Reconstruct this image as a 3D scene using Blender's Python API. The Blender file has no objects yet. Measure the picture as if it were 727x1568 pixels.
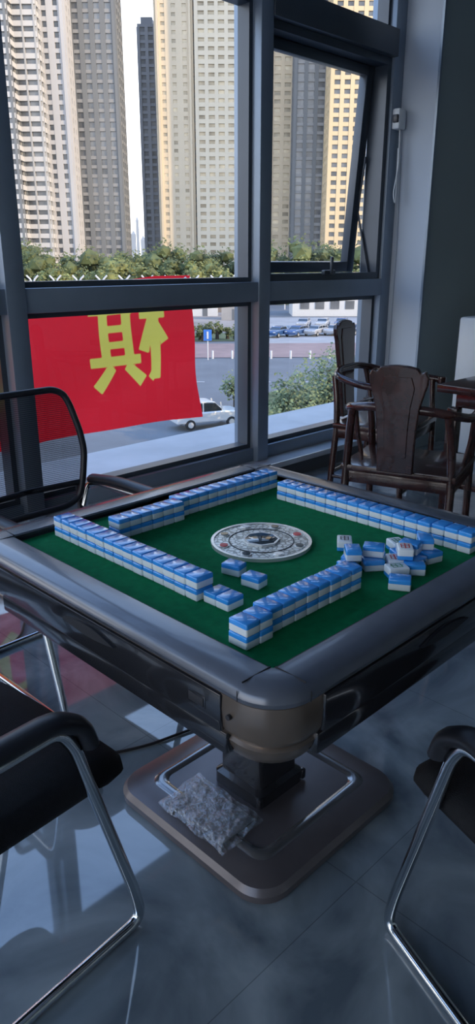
import bpy, bmesh, math, random
from mathutils import Vector, Matrix, noise
random.seed(7)
S=bpy.context.scene
R2=math.sqrt(.5)
def W(x,d,z=0.0):   # heading-aligned outdoor grid -> room axes
    return Vector(((x+d)*R2,(d-x)*R2,z))

# ---------------------------------------------------------------- materials
def mat(name,col,rough=.5,metal=0.0,var=.08,scale=8.0,bump=0.0,bscale=60.0,coat=0.0,spec=None,detail=3):
    m=bpy.data.materials.new(name); m.use_nodes=True
    nt=m.node_tree; b=nt.nodes['Principled BSDF']
    tc=nt.nodes.new('ShaderNodeTexCoord')
    n=nt.nodes.new('ShaderNodeTexNoise'); n.inputs['Scale'].default_value=scale; n.inputs['Detail'].default_value=detail
    nt.links.new(tc.outputs['Object'],n.inputs['Vector'])
    r=nt.nodes.new('ShaderNodeValToRGB')
    r.color_ramp.elements[0].position=.3; r.color_ramp.elements[1].position=.7
    r.color_ramp.elements[0].color=tuple(c*(1-var) for c in col)+(1,)
    r.color_ramp.elements[1].color=tuple(min(1,c*(1+var)) for c in col)+(1,)
    nt.links.new(n.outputs['Fac'],r.inputs['Fac']); nt.links.new(r.outputs['Color'],b.inputs['Base Color'])
    b.inputs['Roughness'].default_value=rough; b.inputs['Metallic'].default_value=metal
    b.inputs['Coat Weight'].default_value=coat
    if spec is not None: b.inputs['Specular IOR Level'].default_value=spec
    if bump>0:
        n2=nt.nodes.new('ShaderNodeTexNoise'); n2.inputs['Scale'].default_value=bscale
        nt.links.new(tc.outputs['Object'],n2.inputs['Vector'])
        bp=nt.nodes.new('ShaderNodeBump'); bp.inputs['Strength'].default_value=bump; bp.inputs['Distance'].default_value=.01
        nt.links.new(n2.outputs['Fac'],bp.inputs['Height']); nt.links.new(bp.outputs['Normal'],b.inputs['Normal'])
    return m
def see_through(name,col,fac,rough=.05,diffuse=False):
    m=bpy.data.materials.new(name); m.use_nodes=True; nt=m.node_tree
    for n in list(nt.nodes):
        if n.type=='BSDF_PRINCIPLED': nt.nodes.remove(n)
    o=[n for n in nt.nodes if n.type=='OUTPUT_MATERIAL'][0]
    t=nt.nodes.new('ShaderNodeBsdfTransparent')
    g=nt.nodes.new('ShaderNodeBsdfDiffuse' if diffuse else 'ShaderNodeBsdfGlossy'); g.inputs['Color'].default_value=col+(1,)
    if not diffuse: g.inputs['Roughness'].default_value=rough
    mx=nt.nodes.new('ShaderNodeMixShader'); mx.inputs[0].default_value=fac
    nt.links.new(t.outputs[0],mx.inputs[1]); nt.links.new(g.outputs[0],mx.inputs[2]); nt.links.new(mx.outputs[0],o.inputs['Surface'])
    return m,nt,t,g,mx

M={}
M['frame']=mat('window_aluminium',(.20,.25,.31),.36,.35,.04)
M['sashf']=mat('sash_aluminium',(.055,.068,.085),.36,.3,.04)
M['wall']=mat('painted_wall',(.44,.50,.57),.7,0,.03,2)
M['wall2']=mat('painted_wall_shade',(.27,.33,.34),.7,0,.03,2)  # darker copy of the wall paint; holds the pier front's shade
M['ceil']=mat('ceiling_paint',(.60,.63,.67),.8,0,.02,2)
M['kerb']=mat('kerb_stone',(.05,.055,.06),.4,0,.1)
M['sill']=mat('sill_marble',(.50,.53,.55),.08,0,.12,5)
M['ledge']=mat('ledge_concrete',(.44,.44,.44),.8,0,.1,3)
M['tframe']=mat('table_frame_plastic',(.11,.125,.155),.25,.3,.05,20,coat=.15)
M['tseam']=mat('table_seam',(.015,.016,.02),.6)
M['tbody']=mat('table_body_bronze',(.21,.165,.13),.28,.65,.08,12)
M['tpanel']=mat('table_panel_black',(.02,.021,.025),.16,.1,.1,coat=.3)
M['tbase']=mat('table_base_paint',(.12,.105,.108),.30,.35,.06,20)
M['trim']=mat('table_base_trim',(.22,.22,.225),.16,.7,.04,20)
M['felt']=mat('green_felt',(.003,.16,.055),.95,0,.12,60,bump=.25,bscale=900,spec=.1)
M['chrome']=mat('chrome',(.66,.69,.71),.14,1,.03)
M['blkpl']=mat('black_plastic',(.012,.013,.017),.40,0,.1,30)
M['blkfab']=mat('black_fabric',(.008,.009,.011),.8,0,.2,90,bump=.3,bscale=500,spec=.25)
M['wood']=mat('dark_rosewood',(.036,.013,.010),.22,0,.4,14,bump=.05,coat=.3,detail=6)
M['wht']=mat('white_plastic',(.62,.66,.68),.35,0,.03)
M['tilew']=mat('tile_ivory',(.74,.82,.86),.22,0,.02)
M['tileb']=mat('tile_blue',(.035,.30,.82),.16,0,.06,15,coat=.5)
M['red']=mat('glyph_red',(.6,.03,.03),.4)
M['grn']=mat('glyph_green',(.02,.22,.08),.4)
M['ink']=mat('glyph_ink',(.02,.02,.04),.4)
M['silver']=mat('silver_trim',(.75,.76,.74),.25,.6,.1,40)
M['cable']=mat('cable_rubber',(.008,.008,.009),.5)
def banner_mat():
    m=bpy.data.materials.new('printed_banner_cloth'); m.use_nodes=True; nt=m.node_tree; b=nt.nodes['Principled BSDF']
    o=[n for n in nt.nodes if n.type=='OUTPUT_MATERIAL'][0]
    at=nt.nodes.new('ShaderNodeAttribute'); at.attribute_name='print'
    r=nt.nodes.new('ShaderNodeValToRGB'); e=r.color_ramp.elements
    e[0].position=.46; e[0].color=(.72,.018,.030,1); e[1].position=.54; e[1].color=(.66,.59,.10,1)
    nt.links.new(at.outputs['Fac'],r.inputs['Fac']); nt.links.new(r.outputs[0],b.inputs['Base Color'])
    b.inputs['Roughness'].default_value=.8; b.inputs['Specular IOR Level'].default_value=.1
    tr=nt.nodes.new('ShaderNodeBsdfTranslucent'); mx=nt.nodes.new('ShaderNodeMixShader'); mx.inputs[0].default_value=.6
    nt.links.new(r.outputs[0],tr.inputs['Color']); nt.links.new(b.outputs[0],mx.inputs[1]); nt.links.new(tr.outputs[0],mx.inputs[2]); nt.links.new(mx.outputs[0],o.inputs['Surface'])
    return m
M['banner']=banner_mat()

M['glass'],*_=see_through('window_glass',(.9,.95,1),.06,.01)
M['mesh'],nt,t,g,mx=see_through('chair_mesh_fabric',(.012,.013,.016),.72,diffuse=True)
tc=nt.nodes.new('ShaderNodeTexCoord'); w=nt.nodes.new('ShaderNodeTexWave'); w.inputs['Scale'].default_value=45; w.bands_direction='Z'
nt.links.new(tc.outputs['Object'],w.inputs['Vector']); mr=nt.nodes.new('ShaderNodeMapRange'); mr.inputs['To Min'].default_value=.55; mr.inputs['To Max'].default_value=.82
nt.links.new(w.outputs['Fac'],mr.inputs['Value']); nt.links.new(mr.outputs[0],mx.inputs[0])
M['film'],nt,t,g,mx=see_through('clear_plastic_film',(.75,.82,.86),.20,.2)
tc=nt.nodes.new('ShaderNodeTexCoord'); n=nt.nodes.new('ShaderNodeTexNoise'); n.inputs['Scale'].default_value=28; n.inputs['Detail'].default_value=6
nt.links.new(tc.outputs['Object'],n.inputs['Vector']); bp=nt.nodes.new('ShaderNodeBump'); bp.inputs['Distance'].default_value=.02; bp.inputs['Strength'].default_value=1
nt.links.new(n.outputs['Fac'],bp.inputs['Height']); nt.links.new(bp.outputs[0],g.inputs['Normal'])

def floor_mat():
    m=bpy.data.materials.new('polished_marble_tiles'); m.use_nodes=True; nt=m.node_tree; b=nt.nodes['Principled BSDF']
    tc=nt.nodes.new('ShaderNodeTexCoord')
    n=nt.nodes.new('ShaderNodeTexNoise'); n.inputs['Scale'].default_value=2.2; n.inputs['Detail'].default_value=9; n.inputs['Distortion'].default_value=1.6
    nt.links.new(tc.outputs['Object'],n.inputs['Vector'])
    r=nt.nodes.new('ShaderNodeValToRGB'); e=r.color_ramp.elements
    e[0].position=.35; e[0].color=(.105,.135,.16,1); e[1].position=.68; e[1].color=(.29,.34,.37,1)
    nt.links.new(n.outputs['Fac'],r.inputs['Fac'])
    br=nt.nodes.new('ShaderNodeTexBrick'); br.offset=0; br.inputs['Scale'].default_value=1; br.inputs['Brick Width'].default_value=.8; br.inputs['Row Height'].default_value=.8
    br.inputs['Mortar Size'].default_value=.0012; br.inputs['Color1'].default_value=(1,1,1,1); br.inputs['Color2'].default_value=(.95,.95,.95,1); br.inputs['Mortar'].default_value=(.6,.6,.6,1)
    nt.links.new(tc.outputs['Object'],br.inputs['Vector'])
    mu=nt.nodes.new('ShaderNodeMixRGB'); mu.blend_type='MULTIPLY'; mu.inputs[0].default_value=1
    nt.links.new(r.outputs[0],mu.inputs[1]); nt.links.new(br.outputs['Color'],mu.inputs[2]); nt.links.new(mu.outputs[0],b.inputs['Base Color'])
    b.inputs['Roughness'].default_value=.035; b.inputs['Specular IOR Level'].default_value=1.0
    return m
M['floor']=floor_mat()
def disc_mat():
    m=bpy.data.materials.new('ornate_disc'); m.use_nodes=True; nt=m.node_tree; b=nt.nodes['Principled BSDF']
    tc=nt.nodes.new('ShaderNodeTexCoord'); v=nt.nodes.new('ShaderNodeTexVoronoi'); v.inputs['Scale'].default_value=75; v.feature='DISTANCE_TO_EDGE'
    nt.links.new(tc.outputs['Object'],v.inputs['Vector'])
    r=nt.nodes.new('ShaderNodeValToRGB'); e=r.color_ramp.elements; e[0].position=.04; e[0].color=(.30,.31,.27,1); e[1].position=.16; e[1].color=(.88,.90,.86,1)
    nt.links.new(v.outputs['Distance'],r.inputs['Fac']); nt.links.new(r.outputs[0],b.inputs['Base Color'])
    b.inputs['Roughness'].default_value=.35; b.inputs['Metallic'].default_value=.2
    return m
M['disc']=disc_mat()
M['dglass']=mat('disc_smoked_glass',(.05,.07,.08),.08,.2,.05,coat=.5)

# ---------------------------------------------------------------- geometry helpers
def empty(name,loc=(0,0,0),rz=0):
    e=bpy.data.objects.new(name,None); e.location=loc; e.rotation_euler=(0,0,rz); e.empty_display_size=.1
    S.collection.objects.link(e); return e
def mk(name,verts,faces,mats,parent=None,mi=None,smooth=False):
    me=bpy.data.meshes.new(name); me.from_pydata([tuple(v) for v in verts],[],faces)
    if not isinstance(mats,(list,tuple)): mats=[mats]
    for m in mats: me.materials.append(m)
    if mi: 
        for p,i in zip(me.polygons,mi): p.material_index=i
    bm=bmesh.new(); bm.from_mesh(me); bmesh.ops.recalc_face_normals(bm,faces=bm.faces); bm.to_mesh(me); bm.free()
    if smooth:
        for p in me.polygons: p.use_smooth=True
    o=bpy.data.objects.new(name,me); S.collection.objects.link(o)
    if parent: o.parent=parent
    return o
def smooth_angle(o,a=40):
    me=o.data
    for p in me.polygons: p.use_smooth=True
    me.set_sharp_from_angle(angle=math.radians(a))
def box(name,c,s,m,parent=None,bev=0,rot=(0,0,0),seg=2):
    bm=bmesh.new(); bmesh.ops.create_cube(bm,size=1)
    bmesh.ops.scale(bm,vec=s,verts=bm.verts)
    if bev>0: bmesh.ops.bevel(bm,geom=bm.edges[:],offset=bev,segments=seg,profile=.5,affect='EDGES')
    me=bpy.data.meshes.new(name); bm.to_mesh(me); bm.free(); me.materials.append(m)
    o=bpy.data.objects.new(name,me); o.location=c; o.rotation_euler=rot; S.collection.objects.link(o)
    if parent: o.parent=parent
    if bev>0: smooth_angle(o)
    return o
def bx(name,x0,x1,y0,y1,z0,z1,m,parent=None,bev=0):
    return box(name,((x0+x1)/2,(y0+y1)/2,(z0+z1)/2),(x1-x0,y1-y0,z1-z0),m,parent,bev)
def fillet(pts,r,n=6):
    pts=[Vector(p) for p in pts]; out=[pts[0]]
    for i in range(1,len(pts)-1):
        a,b,c=pts[i-1],pts[i],pts[i+1]
        rr=min(r,(a-b).length*.45,(c-b).length*.45)
        p=b+(a-b).normalized()*rr; q=b+(c-b).normalized()*rr
        for k in range(n+1):
            t=k/n; out.append(p*(1-t)**2+b*2*t*(1-t)+q*t*t)
    out.append(pts[-1]); return out
def tube(name,pts,r,m,parent=None,fil=0,cyc=False,scale=None,loc=None,radii=None):
    if fil: pts=fillet(pts,fil)
    cu=bpy.data.curves.new(name,'CURVE'); cu.dimensions='3D'; cu.bevel_depth=r; cu.bevel_resolution=4; cu.use_fill_caps=True
    sp=cu.splines.new('POLY'); sp.points.add(len(pts)-1)
    for i,p in enumerate(pts):
        sp.points[i].co=(p[0],p[1],p[2],1)
        if radii: sp.points[i].radius=radii[min(i,len(radii)-1)]
    sp.use_cyclic_u=cyc; sp.use_smooth=True
    cu.materials.append(m); o=bpy.data.objects.new(name,cu); S.collection.objects.link(o)
    if loc: o.location=loc
    if scale: o.scale=scale
    if parent: o.parent=parent
    return o
def rsq(h,r,z,k=6,h2=None):
    h2=h2 or h; v=[]
    for cx,cy,a0 in ((h-r,h2-r,0),(-h+r,h2-r,90),(-h+r,-h2+r,180),(h-r,-h2+r,270)):
        for i in range(k+1):
            a=math.radians(a0+90*i/k); v.append((cx+r*math.cos(a),cy+r*math.sin(a),z))
    return v
def loft(name,rings,m,parent=None,cap0=False,cap1=False,ang=35):
    v=[];f=[];n=len(rings[0])
    for r in rings: v+=r
    for i in range(len(rings)-1):
        for j in range(n):
            f.append((i*n+j,i*n+(j+1)%n,(i+1)*n+(j+1)%n,(i+1)*n+j))
    if cap0: f.append(tuple(range(n))[::-1])
    if cap1: f.append(tuple((len(rings)-1)*n+j for j in range(n)))
    o=mk(name,v,f,m,parent); smooth_angle(o,ang); return o
def extr(name,outline,y0,y1,m,parent=None,bev=0):
    """outline in x,z extruded along y"""
    n=len(outline); v=[(x,y0,z) for x,z in outline]+[(x,y1,z) for x,z in outline]
    f=[tuple(range(n)),tuple(range(n,2*n))[::-1]]+[(i,(i+1)%n,n+(i+1)%n,n+i) for i in range(n)]
    o=mk(name,v,f,m,parent)
    if bev:
        md=o.modifiers.new('b','BEVEL'); md.width=bev; md.segments=2; md.limit_method='ANGLE'
    return o
def cyl(name,c,r,h,m,parent=None,n=32,r2=None):
    r2=r if r2 is None else r2
    rings=[[(c[0]+q*math.cos(2*math.pi*i/n),c[1]+q*math.sin(2*math.pi*i/n),c[2]+z) for i in range(n)] for q,z in ((r*.97,0),(r,h*.1),(r2,h*.9),(r2*.97,h))]
    return loft(name,rings,m,parent,True,True)

# ---------------------------------------------------------------- room shell (X along window wall, Y towards window)
D=3.3; CZ=3.4
X0,X1,Y0=-3.6,7.5,-3.4
bx('floor',X0,X1,Y0,3.3,-.1,0,M['floor'])
bx('ceiling',X0,X1,Y0,3.45,CZ,CZ+.12,M['ceil'])
wl_=empty('wall_left')  # unseen; opening between parapet and lintel added to brighten the room
bx('parapet',X0-.15,X0,Y0,3.45,0,.25,M['wall'],wl_); bx('lintel',X0-.15,X0,Y0,3.45,3.1,CZ,M['wall'],wl_)
bx('pillar_a',X0-.15,X0,Y0,Y0+1.6,.25,3.1,M['wall'],wl_); bx('pillar_b',X0-.15,X0,3.2,3.45,.25,3.1,M['wall'],wl_)
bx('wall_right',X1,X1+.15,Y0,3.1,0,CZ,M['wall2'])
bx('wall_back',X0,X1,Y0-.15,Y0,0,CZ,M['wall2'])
pier=empty('wall_window_pier')
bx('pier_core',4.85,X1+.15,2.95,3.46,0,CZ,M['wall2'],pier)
bx('pier_return_face',4.84,4.852,2.94,3.46,0,CZ,M['wall'],pier)
bx('pier_corner_bead',4.838,4.86,2.935,2.952,0,CZ,M['frame'],pier)
k=empty('window_sill'); 
bx('kerb',X0,4.85,3.12,3.44,0,.10,M['kerb'],k); bx('marble_top',X0,4.84,3.09,3.44,.10,.14,M['sill'],k,.006)

edges=[-3.6,-1.80,-.05,1.70,3.39]
def pane(par,x0,x1,z0,z1,y=3.34):
    mk('glass',[(x0,y,z0),(x1,y,z0),(x1,y,z1),(x0,y,z1)],[(0,1,2,3)],M['glass'],par)
def bead(par,x0,x1,z0,z1,w=.028,y0=3.27,y1=3.36,m='sashf'):
    bx('bead_l',x0,x0+w,y0,y1,z0,z1,M[m],par); bx('bead_r',x1-w,x1,y0,y1,z0,z1,M[m],par)
    bx('bead_b',x0+w,x1-w,y0,y1,z0,z0+w,M[m],par); bx('bead_t',x0+w,x1-w,y0,y1,z1-w,z1,M[m],par)
wi=1
for i in range(len(edges)-1):
    w=empty('window_%d'%wi); wi+=1
    a=edges[i]+.10; b=edges[i+1]
    bx('mullion',edges[i],edges[i]+.10,3.20,3.42,.14,CZ,M['frame'],w,.004)
    bx('rail_bottom',a,b,3.24,3.40,.14,.225,M['frame'],w,.003)
    bx('transom',a,b,3.21,3.41,1.165,1.28,M['frame'],w,.003)
    bx('transom_top',a,b,3.21,3.41,2.78,2.88,M['frame'],w,.003)
    for z0,z1 in ((.225,1.165),(1.28,2.78),(2.88,CZ)):
        bead(w,a,b,z0,z1); pane(w,a,b,z0,z1)
w=empty('window_%d'%wi)
bx('mullion',3.39,3.49,3.20,3.42,.14,CZ,M['frame'],w,.004)
a,b=3.49,4.72
bx('rail_bottom',a,b,3.24,3.40,.14,.225,M['frame'],w,.003)
bx('transom',a,b,3.21,3.41,1.165,1.28,M['frame'],w,.003)
bx('transom_top',a,b,3.19,3.41,2.70,2.86,M['sashf'],w,.003)
bx('jamb',b,4.84,3.22,3.42,.14,CZ,M['frame'],w,.004)
bead(w,a,b,.225,1.165,.03); pane(w,a,b,.225,1.165); pane(w,a,b,2.86,CZ); bead(w,a,b,2.86,CZ)
bead(w,a,b,1.28,2.70,.045,3.24,3.38)
sa=empty('sash',(0,3.36,2.655)); sa.parent=w; sa.rotation_euler=(math.radians(4.5),0,0)
def sb(n,x0,x1,z0,z1): bx(n,x0,x1,-.02,.045,z0,z1,M['sashf'],sa,.004)
sx0,sx1,sh=3.54,4.67,1.33
sb('stile_l',sx0,sx0+.06,-sh,0); sb('stile_r',sx1-.08,sx1,-sh,0); sb('rail_t',sx0+.06,sx1-.06,-.06,0); sb('rail_b',sx0+.06,sx1-.06,-sh,-sh+.07)
mk('sash_glass',[(sx0+.06,.01,-sh+.07),(sx1-.06,.01,-sh+.07),(sx1-.06,.01,-.06),(sx0+.06,.01,-.06)],[(0,1,2,3)],M['glass'],sa)
tube('stay_arm',[(4.66,3.30,1.32),(4.66,3.42,1.75),(4.64,3.36,2.1)],.008,M['sashf'],w)
box('latch_base',(4.1,3.225,1.33),(.12,.03,.03),M['sashf'],w,.005); box('latch_lever',(4.1,3.20,1.375),(.022,.018,.11),M['sashf'],w,.005)

d=empty('window_actuator_box'); box('housing',(4.775,3.19,2.33),(.09,.06,.13),M['wht'],d,.012); box('clip',(4.74,3.185,2.33),(.05,.04,.05),M['blkpl'],d,.005)
tube('cord',[(4.775,3.18,2.27),(4.76,3.16,2.05),(4.73,3.17,1.85),(4.745,3.16,1.78),(4.765,3.17,1.88),(4.77,3.18,2.15)],.004,M['wht'],d,fil=.08)
tube('wall_cable',[(4.825,3.2,2.30),(4.832,3.18,1.5),(4.83,3.19,.16)],.003,M['wall'],d)

bx('roof_ledge',-20,20,3.45,4.35,-.05,.09,M['ledge'])
bl=empty('office_building'); conc=mat('facade_panel',(.3,.31,.32),.6)
bx('lower_floors',-22,22,-14,3.44,-9,-.11,conc,bl)
bx('upper_shade_block',-3.75,22,-3.5,3.44,CZ+.13,26,conc,bl)  # unseen mass over the room, added to shade the road

# banner
def by(s,z): return 3.50+.012*math.sin(s*9+z*3)+.01*math.sin(z*11-s*4)-.03*max(0,(s-2.9))*(1.3-z)*4
ban=empty('banner')
strokes=[]
def stroke(p,q,w,w2=None): strokes.append((p[0],p[1],q[0],q[1],w/2,(w2 or w)/2))
for st in [((2.43,1.24),(2.43,.845),.065),((2.60,1.24),(2.60,.845),.065),((2.325,1.135),(2.665,1.135),.05),((2.43,1.03),(2.60,1.03),.04),((2.43,.94),(2.60,.94),.04),
           ((2.315,.85),(2.68,.85),.055),((2.465,.82),(2.345,.695),.06,.075),((2.57,.82),(2.695,.715),.06,.08),
           ((2.79,1.24),(2.79,.72),.07),((2.695,1.10),(2.87,1.10),.055),((2.77,1.07),(2.705,.89),.045,.075),((2.80,1.05),(2.86,.94),.045,.06),((2.785,.73),(2.745,.755),.055,.04),
           ((1.40,1.2),(1.40,.66),.06),((1.62,1.2),(1.62,.66),.06),((1.30,.95),(1.74,.95),.05),((1.30,1.1),(1.74,1.1),.05),((1.5,.8),(1.70,.60),.06,.08),
           ((.6,1.15),(1.0,1.15),.05),((.8,1.2),(.8,.66),.06),((.6,.9),(1.0,.9),.05)]: stroke(*st)
def sdist(x,z):
    best=9
    for ax,az,bx_,bz_,w0,w1 in strokes:
        dx,dz=bx_-ax,bz_-az; l2=dx*dx+dz*dz; t=((x-ax)*dx+(z-az)*dz)/l2
        l=math.sqrt(l2); tt_=min(1,max(0,t)); ww=w0+(w1-w0)*tt_
        perp=abs((x-ax)*dz-(z-az)*dx)/l-ww; along=max(-t,t-1)*l
        dd=max(perp,along)
        if dd<best: best=dd
    return best
nx,nz=300,95; s0,s1,z0,z1=.35,3.10,.45,1.29
V=[];F=[];A=[]
for j in range(nz+1):
    for i in range(nx+1):
        s=s0+(s1-s0)*i/nx; z=z0+(z1-z0)*j/nz
        f=i/nx
        ss=s+.035*(1-j/nz)*f**3-.02*math.sin(j/nz*math.pi)*f**12
        zz=z-.012*math.sin(s*2.2)*(1-j/nz)+.030*(j/nz)**4*min(1,max(0,(s-2.5)/.3))
        V.append((ss,by(ss,zz),zz)); A.append(min(1,max(0,.5-sdist(s,z)/.06)))
for j in range(nz):
    for i in range(nx):
        q=j*(nx+1)+i; F.append((q,q+1,q+nx+2,q+nx+1))
o=mk('cloth',V,F,M['banner'],ban,smooth=True)
at=o.data.attributes.new('print','FLOAT','POINT'); at.data.foreach_set('value',A)
for sx in (.5,1.75,3.0): tube('tie_cord',[(sx,3.50,1.28),(sx,3.44,1.31),(sx,3.42,1.29)],.004,M['wht'],ban)

# ---------------------------------------------------------------- mahjong table
TC=(1.2056,1.1236,0)
T=empty('mahjong_table',TC)
def P(h,r,z): return rsq(h,r,z,8)
loft('frame',[P(.427,.008,.745),P(.427,.008,.762),P(.432,.012,.768),P(.47,.05,.770),P(.495,.075,.766),P(.505,.085,.757),P(.508,.088,.746),P(.504,.085,.736),P(.492,.08,.732)],M['tframe'],T)
loft('body_band',[P(.490,.08,.733),P(.497,.085,.728),P(.499,.085,.70),P(.496,.085,.665),P(.489,.08,.650),P(.480,.078,.644)],M['tbody'],T)
loft('body_under',[P(.480,.078,.645),P(.487,.08,.637),P(.482,.08,.622),P(.462,.075,.592),P(.42,.06,.562),P(.33,.05,.545)],M['tbody'],T,cap1=True)
bx('felt',-.43,.43,-.43,.43,.735,.750,M['felt'],T)
for ang in range(4):
    q=empty('side_%d'%ang,(0,0,0),ang*math.pi/2); q.parent=T
    bx('glossy_panel',-.38,.38,-.503,-.484,.655,.728,M['tpanel'],q,.004)
    bx('panel_lower',-.385,.385,-.494,-.47,.606,.650,M['tpanel'],q,.006)
    N=16; out=[(-.09+.18*i/N, .70+.016*math.sin(math.pi*i/N)) for i in range(N+1)]+[(.09-.18*i/N,.70-.008*math.sin(math.pi*i/N)) for i in range(1,N)]
    extr('drawer_handle',out,-.509,-.50,M['tseam'],q)
    bx('socket_frame',.30,.345,-.5045,-.50,.683,.708,M['tpanel'],q,.002); bx('socket',.304,.341,-.506,-.50,.687,.704,M['tseam'],q,.001)
    c=cyl('key_lock',(0,0,0),.005,.006,M['tseam'],q,16); c.rotation_euler=(math.pi/2,0,0); c.location=(.40,-.4995,.695)
    for sx in (-1,1):
        box('cap_seam',(sx*.424,-.463,.7687),(.0014,.066,.003),M['tseam'],q)
        box('cap_seam_front',(sx*.424,-.5075,.748),(.0014,.001,.02),M['tseam'],q)
    bx('inner_bead',-.427,.427,-.431,-.427,.75,.7655,M['tseam'],q)
def ring(name,r0,r1,z0,z1,m,n=64):
    rr=[[(r*math.cos(2*math.pi*i/n),r*math.sin(2*math.pi*i/n),z) for i in range(n)] for r,z in ((r0,z0),(r0,z1),(r1,z1),(r1,z0))]
    return loft(name,rr,m,T)
cyl('disc',(0,0,.750),.121,.006,M['disc'],T,64)
ring('disc_rim',.116,.123,.75,.7585,M['silver']); ring('disc_inner_rim',.040,.046,.755,.7615,M['silver'],8); ring('disc_mid_ring',.078,.080,.755,.7575,M['tseam'])
cyl('dice_dome',(0,0,.755),.041,.007,M['dglass'],T,8)
for i in range(8):
    a=2*math.pi*i/8+.39; r=.098
    cyl('button_%d'%i,(r*math.cos(a),r*math.sin(a),.755),.013,.004,M['silver'],T,20)
    cyl('button_cap_%d'%i,(r*math.cos(a),r*math.sin(a),.757),.010,.0035,M[['dglass','silver','dglass','red'][i%4]],T,20)
loft('column',[P(.088,.02,.05),P(.088,.02,.085),P(.075,.018,.095),P(.075,.018,.40),P(.09,.02,.46),P(.16,.03,.53),P(.19,.03,.56)],M['tpanel'],T)
loft('base_plate',[P(.275,.07,0),P(.287,.08,.006),P(.288,.08,.025),P(.278,.075,.040),P(.26,.07,.046),P(.215,.04,.050)],M['tbase'],T,cap1=True)
loft('base_tray_rim',[P(.216,.04,.049),P(.210,.04,.054),P(.203,.036,.056),P(.188,.03,.054),P(.182,.03,.049)],M['trim'],T)
for sx in (-.085,.085): 
    box('bolt',(sx,-.085,.07),(.015,.015,.03),M['tpanel'],T,.004)

# ---------------------------------------------------------------- tiles
TW,TL,TT=.0355,.047,.026
def tile_mesh():
    bm=bmesh.new(); bmesh.ops.create_cube(bm,size=1); bmesh.ops.scale(bm,vec=(TW-.0006,TL-.0006,TT-.0003),verts=bm.verts)
    bmesh.ops.bevel(bm,geom=bm.edges[:],offset=.0032,segments=3,profile=.5,affect='EDGES')
    bmesh.ops.translate(bm,vec=(0,0,TT/2),verts=bm.verts)
    bmesh.ops.bisect_plane(bm,geom=bm.verts[:]+bm.edges[:]+bm.faces[:],plane_co=(0,0,TT*.6),plane_no=(0,0,1))
    bm.verts.ensure_lookup_table(); v=[x.co.copy() for x in bm.verts]; f=[[x.index for x in fc.verts] for fc in bm.faces]
    mi=[1 if fc.calc_center_median().z>TT*.6 else 0 for fc in bm.faces]; bm.free(); return v,f,mi
tv,tf,tmi=tile_mesh()
def tiles(name,mats4,parent=None):
    V=[];F=[];I=[]
    for m in mats4:
        b=len(V); V+=[m@x for x in tv]; F+=[[i+b for i in q] for q in tf]; I+=tmi
    o=mk(name,V,F,[M['tilew'],M['tileb']],parent,I); smooth_angle(o,50); return o
ZF=.750
def tm(a,b,z,rz,flip=False,tx=0,ty=0):
    m=Matrix.Translation((TC[0]+a,TC[1]+b,z))@Matrix.Rotation(rz,4,'Z')@Matrix.Rotation(tx,4,'X')@Matrix.Rotation(ty,4,'Y')
    if flip: m=m@Matrix.Translation((0,0,TT))@Matrix.Rotation(math.pi,4,'X')
    return m
def jit(k=.0008): return random.uniform(-k,k)
H=math.pi/2
L=[]
for i in range(15):
    b=.40-TW/2-i*TW
    for l in range(2): L.append(tm(-.307+jit(),b+jit(.0003),ZF+l*TT,H+jit(.01)))
for i in range(2): L.append(tm(-.296+jit(),.40-TW/2-(15+i)*TW-.006,ZF,H+.02))
tiles('mahjong_tile_wall',L)
L=[]
for i in range(10):
    a=-.40+TW/2+i*TW; off=-.012 if i<2 else 0
    for l in range(2): L.append(tm(a+(0 if i<2 else .003),-.305+off+jit(),ZF+l*TT,jit(.01)))
tiles('mahjong_tile_wall',L)
L=[]
for i in range(17):
    a=-.235+TW/2+i*TW; off=-.014 if i<6 else .008
    for l in range(2): L.append(tm(a+(0 if i<6 else .002),.295+off+jit(),ZF+l*TT,jit(.01)))
tiles('mahjong_tile_wall',L)
L=[]
for i in range(17):
    b=.205-TW/2-i*TW
    for l in range(2):
        L.append(tm(.306+jit()+(.006 if i>13 else 0),b+jit(.0003),ZF+l*TT,H+jit(.01)))
tiles('mahjong_tile_wall',L)
loose=[(-.175,-.082,0,.25,0),(-.19,-.158,0,.15,0),(.1145,-.165,0,-.9,1),(.19,-.262,0,-.5,1),(.017,-.383,0,.55,0),
 (.0,-.262,0,-.35,0),(.045,-.235,0,-1.2,0),(.060,-.285,0,.9,0),(.095,-.262,0,.3,0),(.10,-.315,0,-.8,1),(.063,-.345,0,1.0,1),(.135,-.345,0,.2,0),(.150,-.300,0,1.1,0),
 (.205,-.310,0,-.3,0),(.105,-.362,0,.7,0),(.19,-.352,0,1.3,0)]
up=[(.075,-.275,1,.5,0),(.115,-.330,1,-.9,1),(.028,-.252,1,-.8,0),(.150,-.322,1,.2,0),(.20,-.330,1,-.9,0)]
for (a,b,l,rz,fl) in loose+up:
    z=ZF+l*TT+ (.0005 if l else 0)
    m=tm(a,b,z,rz,bool(fl))
    e=empty('mahjong_tile'); tiles('tile_body',[m],e)
    if fl:
        g=Matrix.Translation((TC[0]+a,TC[1]+b,z+TT+.0002))@Matrix.Rotation(rz,4,'Z')
        col=M[random.choice(['red','grn','ink'])]; V=[];F=[]
        for (x0,y0,x1,y1) in [(-.010,.010,.010,.0125),(-.0015,-.014,.0015,.016),(-.010,.0,.010,.0025),(-.010,-.011,.010,-.0085),(-.010,-.011,-.0075,.0125),(.0075,-.011,.010,.0125)]:
            bb=len(V); V+=[g@Vector(p) for p in ((x0,y0,0),(x1,y0,0),(x1,y1,0),(x0,y1,0))]; F.append((bb,bb+1,bb+2,bb+3))
        mk('engraved_glyph',V,F,col,e)

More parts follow.
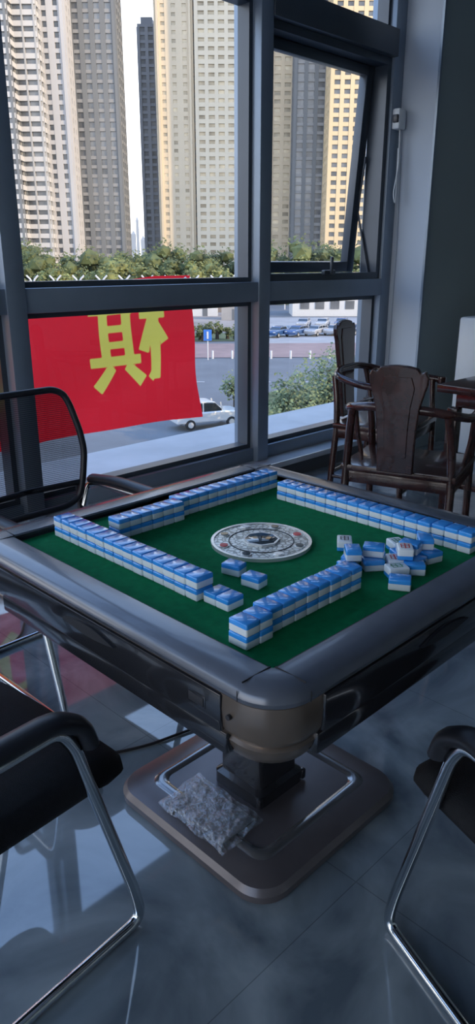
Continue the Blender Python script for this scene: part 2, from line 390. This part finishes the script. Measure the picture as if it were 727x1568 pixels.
pk=empty('plastic_bag'); V=[];F=[];nx,ny=40,60
for k,zo in ((0,0),(1,.009)):
    b0=len(V)
    for j in range(ny+1):
        for i in range(nx+1):
            x=-.078+.156*i/nx; y=-.125+.25*j/ny
            edge=min(i,nx-i)/6; edge2=min(j,ny-j)/6; e=min(1,edge,edge2)
            hgt=zo*e+abs(noise.noise(Vector((x*38,y*38,k*5))))*.007*max(e,.4)+abs(noise.noise(Vector((x*120,y*70,k*5))))*.003
            V.append((1.018+x+.003*math.sin(y*60),1.118+y+x*.1+.003*math.sin(x*70),.060+hgt))
    for j in range(ny):
        for i in range(nx):
            q=b0+j*(nx+1)+i; F.append((q,q+1,q+nx+2,q+nx+1))
mk('film',V,F,M['film'],pk)
box('folded_paper',(1.018,1.118,.0595),(.125,.205,.003),mat('leaflet_paper',(.20,.19,.20),.6,0,.3,18),pk,.001)

tube('power_cable',[(1.42,1.42,.006),(1.246,1.474,.006),(1.12,1.50,.006),(1.005,1.553,.006),(.80,1.74,.006),(.86,2.15,.006),(1.03,2.34,.006),(1.18,2.38,.006),(1.35,2.62,.006),(1.4,3.10,.006)],.0045,M['cable'],fil=.12)

# ---------------------------------------------------------------- conference chairs (local: y forward)
def chair(loc,heading):
    rz=math.atan2(heading[1],heading[0])-math.pi/2
    C=empty('conference_chair',(loc[0],loc[1],0),rz)
    hw=.265; r=.0125; AZ=-.07
    for sx,nm in ((-1,'l'),(1,'r')):
        x=sx*hw
        tube('side_tube_'+nm,[(x*.86,-.275,.50),(x*.95,-.27,.655+AZ),(x,-.22,.662+AZ),(x,.115,.668+AZ),(x,.145,.62+AZ),(x,.27,.10),(x,.285,.0135),(x,.20,.0135),(x,-.27,.0135),(x*.8,-.31,.0135),(0,-.31,.0135)],r,M['chrome'],C,fil=.075)
        pts=fillet([(0,-.26,.674+AZ),(0,-.10,.694+AZ),(0,.11,.692+AZ),(0,.165,.655+AZ),(0,.178,.61+AZ)],.06)
        tube('arm_pad_'+nm,pts,.019,M['blkpl'],C,scale=(1.45,1,1),loc=(x,0,0))
        tube('seat_rail_'+nm,[(x*.82,.20,.415),(x*.82,-.24,.405),(x*.82,-.285,.47),(x*.82,-.29,.60)],.011,M['blkpl'],C,fil=.05)
    tube('front_crossbar',[(-hw,.195,.41),(hw,.195,.41)],.011,M['chrome'],C)
    rings=[]
    for h,hz,rr,z in ((.20,.20,.08,.395),(.243,.255,.08,.402),(.251,.272,.08,.422),(.249,.268,.08,.445),(.228,.245,.07,.462),(.16,.165,.06,.466)):
        rings.append([(px,py+.042,pz-(.028*max(0,(py-.12)/.12)**2)) for px,py,pz in rsq(h,rr,z,6,hz)])
    loft('seat',rings,M['blkfab'],C,True,True,60)
    prof=[(.150,.515),(.205,.545),(.222,.62),(.236,.72),(.228,.80),(.205,.90),(.188,.94),(.150,.957)]
    zt=.957
    def yb(x,z): return -.285-.10*(z-.5)+ .5*x*x+ .05*math.sin((z-.5)*6)*.4
    loop=prof+[(-x,z) for x,z in prof[::-1]]
    tube('back_frame',fillet([(x,yb(x,z),z) for x,z in loop+[loop[0]]],.03),.0125,M['blkpl'],C)
    V=[];F=[];NX=16;NZ=20
    for j in range(NZ+1):
        z=.515+(zt-.515)*j/NZ
        for k in range(len(prof)-1):
            if prof[k][1]<=z+1e-6 and z<=prof[k+1][1]+1e-6:
                t=(z-prof[k][1])/(prof[k+1][1]-prof[k][1]); w=prof[k][0]*(1-t)+prof[k+1][0]*t; break
        for i in range(NX+1):
            x=w*(-1+2*i/NX); V.append((x,yb(x,z),z))
    for j in range(NZ):
        for i in range(NX):
            q=j*(NX+1)+i; F.append((q,q+1,q+NX+2,q+NX+1))
    mk('back_mesh',V,F,M['mesh'],C,smooth=True)
    tube('lumbar_bar',[(-.22,yb(.22,.60)-.01,.60),(0,yb(0,.60)-.012,.60),(.22,yb(.22,.60)-.01,.60)],.011,M['blkpl'],C)
    return C
chair((.413,1.263),(.997,.092))
chair((1.239,.264),(.366,.931))
chair((1.25,2.04),(.02,-1))

# ---------------------------------------------------------------- rosewood chairs
def wchair(loc,heading,top=.96):
    rz=math.atan2(heading[1],heading[0])-math.pi/2
    C=empty('rosewood_armchair',(loc[0],loc[1],0),rz); m=M['wood']
    box('seat',(0,0,.445),(.56,.47,.035),m,C,.008); box('seat_apron_f',(0,.215,.40),(.50,.02,.06),m,C,.004); box('seat_apron_b',(0,-.215,.40),(.50,.02,.06),m,C,.004)
    for sx in (-1,1):
        box('seat_apron_s',(sx*.26,0,.40),(.02,.40,.06),m,C,.004)
        tube('front_leg',[(sx*.265,.225,0),(sx*.26,.215,.44),(sx*.262,.20,.56),(sx*.275,.185,.69)],.019,m,C,fil=.05)
        tube('rear_leg',[(sx*.265,-.245,0),(sx*.255,-.215,.44),(sx*.245,-.225,.60),(sx*.225,-.255,.74)],.02,m,C,fil=.08)
        tube('side_stretcher',[(sx*.263,.22,.12),(sx*.263,-.235,.12)],.013,m,C)
        tube('arm',[(0,-.275,.765),(sx*.13,-.275,.765),(sx*.25,-.235,.745),(sx*.295,-.06,.705),(sx*.285,.14,.70),(sx*.30,.235,.69)],.021,m,C,fil=.1)
        tube('arm_support',[(sx*.262,.03,.46),(sx*.285,.02,.58),(sx*.293,.0,.70)],.012,m,C,fil=.05)
        sp=cyl('arm_scroll',(0,0,0),.028,.04,m,C,20); sp.location=(sx*.302,.235,.668)
    tube('front_stretcher',[(-.263,.222,.08),(.263,.222,.08)],.015,m,C); tube('rear_stretcher',[(-.263,-.238,.14),(.263,-.238,.14)],.013,m,C)
    t=top
    half=[(.085,.462),(.088,.60),(.094,.70),(.103,.78),(.122,t-.115),(.132,t-.085),(.135,t-.05),(.120,t-.022),(.100,t-.032),(.085,t-.012),(.045,t-.004)]
    out=half+[(0,t)]+[(-x,z) for x,z in half[::-1]]
    o=extr('back_splat',out,-.014,.014,m,C,.005); o.rotation_euler=(math.radians(5),0,0); o.location=(0,-.225,0)
    rl=[(x*.62,z) for x,z in [(.085,.54),(.09,.68),(.10,.78),(.125,t-.10),(.10,t-.05)]]
    o=extr('carved_panel',rl+[(-x,z) for x,z in rl[::-1]],-.019,.019,m,C,.003); o.location=(0,-.225,0); o.rotation_euler=(math.radians(5),0,0)
    return C
wchair((3.10,1.88),(.955,.30),.97)
wchair((3.84,2.52),(.20,-.98),1.06)
tt=empty('tea_table'); m=M['wood']
bx('top',3.62,5.0,1.25,2.06,.715,.76,m,tt,.008); bx('apron',3.70,4.92,1.33,1.98,.63,.715,m,tt,.004)
for x in (3.70,4.92):
    for y in (1.33,1.98): box('leg',(x,y,.315),(.065,.065,.63),m,tt,.01)
bx('shelf',3.72,4.90,1.35,1.96,.16,.19,m,tt,.004)
bx('tea_tray',3.95,4.6,1.45,1.85,.76,.79,M['blkpl'],tt,.006)
wd=empty('water_dispenser',(.36,-.16,0)); 
bx('cabinet',4.62,4.98,2.50,2.86,.02,1.02,M['wht'],wd,.02); bx('plinth',4.64,4.96,2.52,2.84,0,.03,M['blkpl'],wd)
bx('tap_recess',4.68,4.92,2.495,2.505,.68,.92,M['blkpl'],wd,.003); bx('drip_tray',4.70,4.90,2.44,2.50,.66,.68,M['blkpl'],wd,.003)
for x in (4.75,4.85): cyl('tap',(x,2.475,.80),.012,.06,M['chrome'],wd,12)
cyl('bottle_collar',(4.8,2.68,1.02),.12,.04,M['wht'],wd,24)

# ---------------------------------------------------------------- outdoors
GZ=-9.0
def ground(name,x0,x1,d0,d1,z,m,skew=0):
    v=[W(x0,d0-skew,z),W(x1,d0+skew,z),W(x1,d1+skew,z),W(x0,d1-skew,z)]
    return mk(name,v,[(0,1,2,3)],m)
asph=mat('asphalt',(.10,.11,.12),.85,0,.12,.3); dirt=mat('dirt',(.22,.185,.155),.95,0,.35,.12,detail=6); pav=mat('red_paving',(.22,.145,.13),.85,0,.15,.5)
lot=mat('parking_concrete',(.26,.255,.25),.85,0,.12,.3); grass=mat('grass',(.06,.085,.03),.95,0,.35,.6,detail=6)
ground('ground',-1500,1500,-100,2500,GZ,asph)
ground('dirt_lot',-90,4,112,190,GZ+.03,dirt,4)
ground('grass_verge',-60,2,100,112,GZ+.04,grass,2)
ground('sidewalk_paving',-60,70,84,99,GZ+.05,pav,3)
ground('parking_lot',4,90,100,148,GZ+.04,lot,2)
ground('far_lawn',-160,160,190,240,GZ+.04,grass)
ground('near_lawn',1.0,14,34,62,GZ+.05,grass,2)
ground('near_sidewalk',-40,-2,20,36,GZ+.05,lot,-2)
wl=mat('road_paint',(.4,.4,.4),.8)
for i in range(10): ground('lane_mark',-30+i*6,-27+i*6,66,66.3,GZ+.03,wl)

leaf=mat('foliage',(.085,.10,.028),.8,0,.5,.25,detail=5); leaf2=mat('foliage_light',(.15,.16,.045),.8,0,.5,.4,detail=5); bark=mat('bark',(.03,.022,.015),.9)  # greens lightened in colour to suggest distance haze
leaf3=mat('foliage_near',(.13,.17,.075),.8,0,.5,1.5,detail=5)
bmi=bmesh.new(); bmesh.ops.create_icosphere(bmi,subdivisions=1,radius=1); iv=[v.co.copy() for v in bmi.verts]; iF=[[v.index for v in f.verts] for f in bmi.faces]; bmi.free()
def rv(): return Vector((random.gauss(0,1),random.gauss(0,1),random.gauss(0,1))).normalized()
def treeline(name,x0,x1,d0,d1,n,h0,h1,m,nl=420,ls=.45):
    V=[];F=[];MI=[]
    for k in range(n):
        x=x0+(x1-x0)*(k+random.random())/n; d=random.uniform(d0,d1); h=random.uniform(h0,h1)
        nc=5
        for c in range(nc):
            r=h*random.uniform(.16,.27); cx=x+random.uniform(-.2,.2)*h; cd=d+random.uniform(-.2,.2)*h; cz=GZ+h-r-random.random()**1.2*h*.5
            if c==0: cx,cz=x,GZ+h-r
            o=W(cx,cd,cz); b=len(V)
            for v in iv:
                q=v*r*random.uniform(.65,.95); V.append(o+Vector((q.x,q.y,q.z*.85)))
            F+=[[i+b for i in f] for f in iF]; MI+=[0]*len(iF)
            for i in range(nl//nc):
                v=rv()*r*random.uniform(.8,1.22); c_=o+Vector((v.x,v.y,v.z*.95)); s=random.uniform(.6,1.4)*ls
                t1=rv(); t2=t1.orthogonal().normalized(); b=len(V); V+=[c_-t1*s,c_+t2*s*.6,c_+t1*s,c_-t2*s*.6]; F.append((b,b+1,b+2,b+3)); MI.append(0)
        b=len(V); o=W(x,d,GZ)
        for z,rr in ((0,.3),(h*.5,.2)):
            for i in range(5): V.append(o+Vector((rr*math.cos(i*1.2566),rr*math.sin(i*1.2566),z)))
        for i in range(5): F.append([b+i,b+(i+1)%5,b+5+(i+1)%5,b+5+i]); MI.append(1)
    return mk(name,V,F,[m,bark],None,MI)
treeline('tree_row',-95,75,200,215,52,11,17,leaf)
treeline('tree_row',-95,75,186,196,44,7,12,leaf2)
treeline('hedge',-40,0,101,106,40,1.6,2.6,leaf,150,.2)
def leafy(name,x,d,h,rad,m,n=2600):
    e=empty(name); V=[];F=[]
    o=W(x,d,GZ)
    tube('trunk',[o,o+Vector((.1,.1,h*.4)),o+Vector((0,.2,h*.8))],.12,bark,e)
    for i in range(5):
        a=i*1.3; tube('branch_%d'%i,[o+Vector((.05,.05,h*.3+.2*i)),o+Vector((rad*.6*math.cos(a),rad*.6*math.sin(a),h*.6+.15*i))],.05,bark,e)
    for i in range(n):
        v=rv()*random.random()**.4
        k=1+.5*noise.noise(v*2.5+Vector((x,0,0)))
        c=o+Vector((v.x*rad*k,v.y*rad*k,h*.62+v.z*h*.38*k))
        s=random.uniform(.08,.17); t1=rv(); t2=t1.orthogonal().normalized()
        b=len(V); V+=[c-t1*s,c+t2*s*.5,c+t1*s,c-t2*s*.5]; F.append((b,b+1,b+2,b+3))
    mk('leaves',V,F,m,e)
leafy('young_tree',3.2,40,4.6,1.7,leaf3); leafy('young_tree',5.4,42,5.6,2.1,leaf3); leafy('young_tree',2.2,36,3.2,1.2,leaf3,1600); leafy('young_tree',7.2,45,5.2,1.9,leaf3); leafy('young_tree',-.2,54,2.6,1.0,leaf3,900)
py=mat('post_white',(.50,.51,.51),.6)
for i in range(20):
    x=-62+i*5.2; e=empty('y_shaped_street_lamp'); o=W(x,172,GZ)
    ax=(W(1,0,0)-W(0,0,0))
    tube('pole',[o,o+Vector((0,0,5.6))],.16,py,e); 
    for sgn in (-1,1): tube('arm_%d'%sgn,[o+Vector((0,0,5.4)),o+ax*sgn*.5+Vector((0,0,6.6)),o+ax*sgn*1.3+Vector((0,0,7.4))],.2,py,e)

# towers
tosun=Vector((.25,-.90,.36)).normalized()
def tglass(n,c): return mat(n,c,.25,.2,.5,.12,detail=2)
glassd=tglass('tower_window_glass',(.12,.125,.13)); glassw=tglass('tower_window_glass_warm',(.36,.31,.22))  # glass tones lifted to imitate haze over the towers
def tower(x0,x1,d,dep,top,wallc,bandh=1.3,pier_w=1.4,bay=4.2,prot=.5,glassm=None,fh=3.0,bandm=None):
    wm=mat('tower_wall',wallc,.8,0,.05,.05); bm_=bandm or wm
    V=[];F=[];MI=[]
    def b3(a0,a1,e0,e1,z0,z1,mi):
        b=len(V)
        for z in (z0,z1):
            for (x,dd) in ((a0,e0),(a1,e0),(a1,e1),(a0,e1)): V.append(W(x,dd,z))
        F.extend([(b,b+1,b+2,b+3),(b+4,b+5,b+6,b+7),(b,b+1,b+5,b+4),(b+1,b+2,b+6,b+5),(b+2,b+3,b+7,b+6),(b+3,b,b+4,b+7)]); MI.extend([mi]*6)
    b3(x0,x1,d,d+dep,GZ,top,0)
    n=int((top-GZ)/fh)
    for i in range(n+1):
        z=GZ+i*fh; b3(x0-prot,x1+prot,d-prot,d+dep+prot,z,z+bandh,2)
    nb=max(1,round((x1-x0)/bay)); 
    for i in range(nb+1):
        x=x0+(x1-x0)*i/nb; b3(x-pier_w/2,x+pier_w/2,d-prot-.12,d+.5,GZ,top,1)
    nd=max(1,round(dep/bay))
    for i in range(nd+1):
        y=d+dep*i/nd
        b3(x0-prot-.12,x0+.5,y-pier_w/2,y+pier_w/2,GZ,top,1); b3(x1-.5,x1+prot+.12,y-pier_w/2,y+pier_w/2,GZ,top,1)
    b3(x0+1,x1-1,d+1,d+dep-1,top,top+4,1)
    return mk('apartment_tower',V,F,[glassm or glassd,wm,bm_],None,MI)
white=(.44,.42,.40); grey=(.15,.155,.155); cream=(.62,.52,.37); yel=(.60,.46,.27)  # grey against white and cream stands in for shaded and sunlit faces
greym=mat('tower_grey_band',(.24,.235,.225),.8); whm=mat('tower_white_band',(.50,.475,.44),.8)  # grey bands lightened in place of haze
tower(-108,-72,262,18,125,grey,1.5,.8,6,.7,bandm=whm)
tower(-72,-64.5,268,18,125,(.36,.35,.33),1.5,.5,3.7,.7,bandm=whm)
tower(-64.5,-57.0,274,18,125,white,1.3,2.2,3.7,.5)
tower(-57.0,-42.2,287,16,128,grey,1.1,1.7,3.7,.4,bandm=greym)
tower(-42.5,-35.5,360,16,96,(.17,.175,.185),1.2,1.4,3.5,.4)
tower(-31.5,-18.8,330,20,140,cream,1.7,2.6,4.2,.3,glassw)
tower(-18.8,-16.2,333,18,140,(.28,.19,.12),1.2,.5,2.6,.3)
tower(-16.2,-.5,328,20,140,(.64,.56,.42),1.6,1.5,3.9,.6,glassw)
tower(-.5,6.0,336,20,140,(.22,.19,.16),1.3,1.0,3.2,.4)
tower(14.0,22.2,330,20,140,(.56,.45,.30),1.5,1.6,4,.4,glassw)
tower(22.2,34.0,314,20,135,grey,1.1,1.5,3.9,.4,bandm=greym)
tower(34.0,56.0,296,20,140,yel,1.4,1.5,3.7,.5)
hz=mat('distant_building',(.28,.31,.34),.9)
for i,(x,w_,h) in enumerate([(-206,8,60),(-196,5,85),(-188,9,50),(-178,6,95),(-168,9,45),(-90,20,40)]):
    e=mk('distant_skyscraper',[W(x+dx,1500+dy,z) for z in (GZ,GZ+h) for dx,dy in ((0,0),(w_,0),(w_,w_),(0,w_))]+[W(x+w_/2,1500+w_/2,GZ+h+8)],[(0,1,5,4),(1,2,6,5),(2,3,7,6),(3,0,4,7),(4,5,8),(5,6,8),(6,7,8),(7,4,8)],hz)
lb=empty('low_white_building'); wm=mat('white_render',(.48,.48,.47),.7)
def wb(name,x0,x1,d0,d1,z0,z1,m,par):
    v=[W(x,dd,z) for z in (z0,z1) for x,dd in ((x0,d0),(x1,d0),(x1,d1),(x0,d1))]
    return mk(name,v,[(0,1,2,3),(4,5,6,7),(0,1,5,4),(1,2,6,5),(2,3,7,6),(3,0,4,7)],m,par)
wb('block',11,50,150,160,GZ,GZ+4.6,wm,lb); wb('parapet',10.6,50.4,149.6,160.4,GZ+4.6,GZ+5,wm,lb)
for i in range(12): wb('window_%02d'%i,12.5+i*3,14.3+i*3,149.9,150,GZ+1.4,GZ+3,glassd,lb)
for i,(x,d_) in enumerate([(-9,150),(-5,162),(-14,170),(-3,140)]):
    sh=empty('site_cabin'); wb('body',x,x+5,d_,d_+3,GZ,GZ+2.6,[wm,dirt,wm,lot][i],sh); wb('roof',x-.2,x+5.2,d_-.2,d_+3.2,GZ+2.6,GZ+2.8,asph,sh); wb('door',x+2,x+3,d_-.05,d_,GZ,GZ+2,asph,sh)
sg=empty('parking_sign'); o=W(-3.3,82,GZ); tube('pole',[o,o+Vector((0,0,3.2))],.06,py,sg)
wb('plate',-3.75,-2.85,81.9,81.95,GZ+2.1,GZ+3.3,mat('sign_blue',(.02,.12,.45),.5),sg); wb('symbol',-3.4,-3.2,81.85,81.9,GZ+2.3,GZ+3.1,py,sg)
def car(x,d,ang,col,suv=False):
    loc=W(x,d,GZ+.05); e=empty('parked_car' if not suv else 'suv_car',loc,ang)
    pm=mat('car_paint',col,.25,.2,.02,coat=.6); gl=mat('car_glass',(.02,.025,.03),.1); ty=mat('tyre',(.015,.015,.015),.8)
    h=1.72 if suv else 1.45
    body=[(-2.3,.35),(-2.35,.75),(-2.2,.98),(-.95 if not suv else -1.2,1.05),(2.1,1.03),(2.3,.8),(2.35,.4)]
    if suv: body=[(-2.3,.4),(-2.35,.8),(-2.2,1.02),(-1.0,1.10),(2.2,1.10),(2.35,.85),(2.35,.42)]
    extr('body',body,-.92,.92,pm,e,.08)
    cab=[(-1.05,1.02),(-.35,h-.06),(.2,h),(1.3,h-.04),(2.0 if suv else 1.7,1.02)]
    extr('cabin_glass',cab,-.78,.78,gl,e,.08)
    extr('roof',[(-.42,h-.09),(-.3,h-.02),(.2,h+.03),(1.3,h),(1.5,h-.08),(.2,h-.07)],-.76,.76,pm,e,.03)
    for xx in (-.95,.35,1.75):
        for yy in (-.785,.785): box('pillar',(xx+.15,yy,(1.05+h)/2-.03),(.09,.03,h-1.08),pm,e,0,(0,.25 if xx<0 else -.25 if xx>1 else 0,0))
    for xx in (-1.45,1.45):
        for yy in (-.88,.88):
            c=cyl('wheel',(0,0,-.1),.34,.2,ty,e,20); c.location=(xx,yy,.34); c.rotation_euler=(math.pi/2,0,0)
            c=cyl('hub',(0,0,-.11),.2,.22,M['silver'],e,12); c.location=(xx,yy,.34); c.rotation_euler=(math.pi/2,0,0)
    for yy in (-.65,.65):
        box('headlight',(-2.32,yy,.78),(.08,.35,.14),wm,e,.02); box('tail_light',(2.33,yy,.82),(.06,.3,.16),M['red'],e,.02)
car(-2.1,47.5,math.radians(-45+205),(.62,.63,.63),True)
cols=[(.03,.08,.2),(.04,.09,.22),(.33,.33,.34),(.36,.36,.37),(.04,.06,.12),(.4,.4,.4),(.02,.02,.03)]
for i in range(6): car(5.8+i*2.9,108+i*1.0,math.radians(-45+60),cols[i%7])
for i in range(3): car(11+i*3.2,124+i*.3,math.radians(-45+75),cols[(i*3+2)%7])
for i in range(14):
    cb=cyl('road_bollard',tuple(W(-16+i*2.2,83,GZ)),.12,.9,py,None,10)

# ---------------------------------------------------------------- light
w=bpy.data.worlds.new('World'); S.world=w; w.use_nodes=True; nt=w.node_tree; bg=nt.nodes['Background']
tc=nt.nodes.new('ShaderNodeTexCoord'); sx=nt.nodes.new('ShaderNodeSeparateXYZ'); nt.links.new(tc.outputs['Generated'],sx.inputs[0])
r=nt.nodes.new('ShaderNodeValToRGB'); e=r.color_ramp.elements
e[0].position=0; e[0].color=(.97,.95,.95,1); e[1].position=.9; e[1].color=(.18,.36,.80,1)
x=e.new(.25); x.color=(.86,.92,1,1); x=e.new(.45); x.color=(.40,.60,.95,1)
nt.links.new(sx.outputs['Z'],r.inputs['Fac']); nt.links.new(r.outputs[0],bg.inputs['Color']); bg.inputs['Strength'].default_value=3.1
sd=bpy.data.lights.new('Sun','SUN'); sd.energy=4.6; sd.color=(1,.74,.42); sd.angle=.01
so=bpy.data.objects.new('Sun',sd); S.collection.objects.link(so)
so.rotation_euler=tosun.to_track_quat('Z','Y').to_euler()

# ---------------------------------------------------------------- camera
cd=bpy.data.cameras.new('Camera'); co=bpy.data.objects.new('Camera',cd); S.collection.objects.link(co); S.camera=co
cd.sensor_fit='VERTICAL'; cd.sensor_height=24; cd.lens=24*1108/1568; cd.clip_start=.02; cd.clip_end=5000
co.location=(0,0,1.40); co.rotation_euler=(math.radians(90-19.1),0,math.radians(-45))
S.view_settings.view_transform='Standard'; S.view_settings.look='None'; S.view_settings.exposure=0; S.view_settings.gamma=1.05
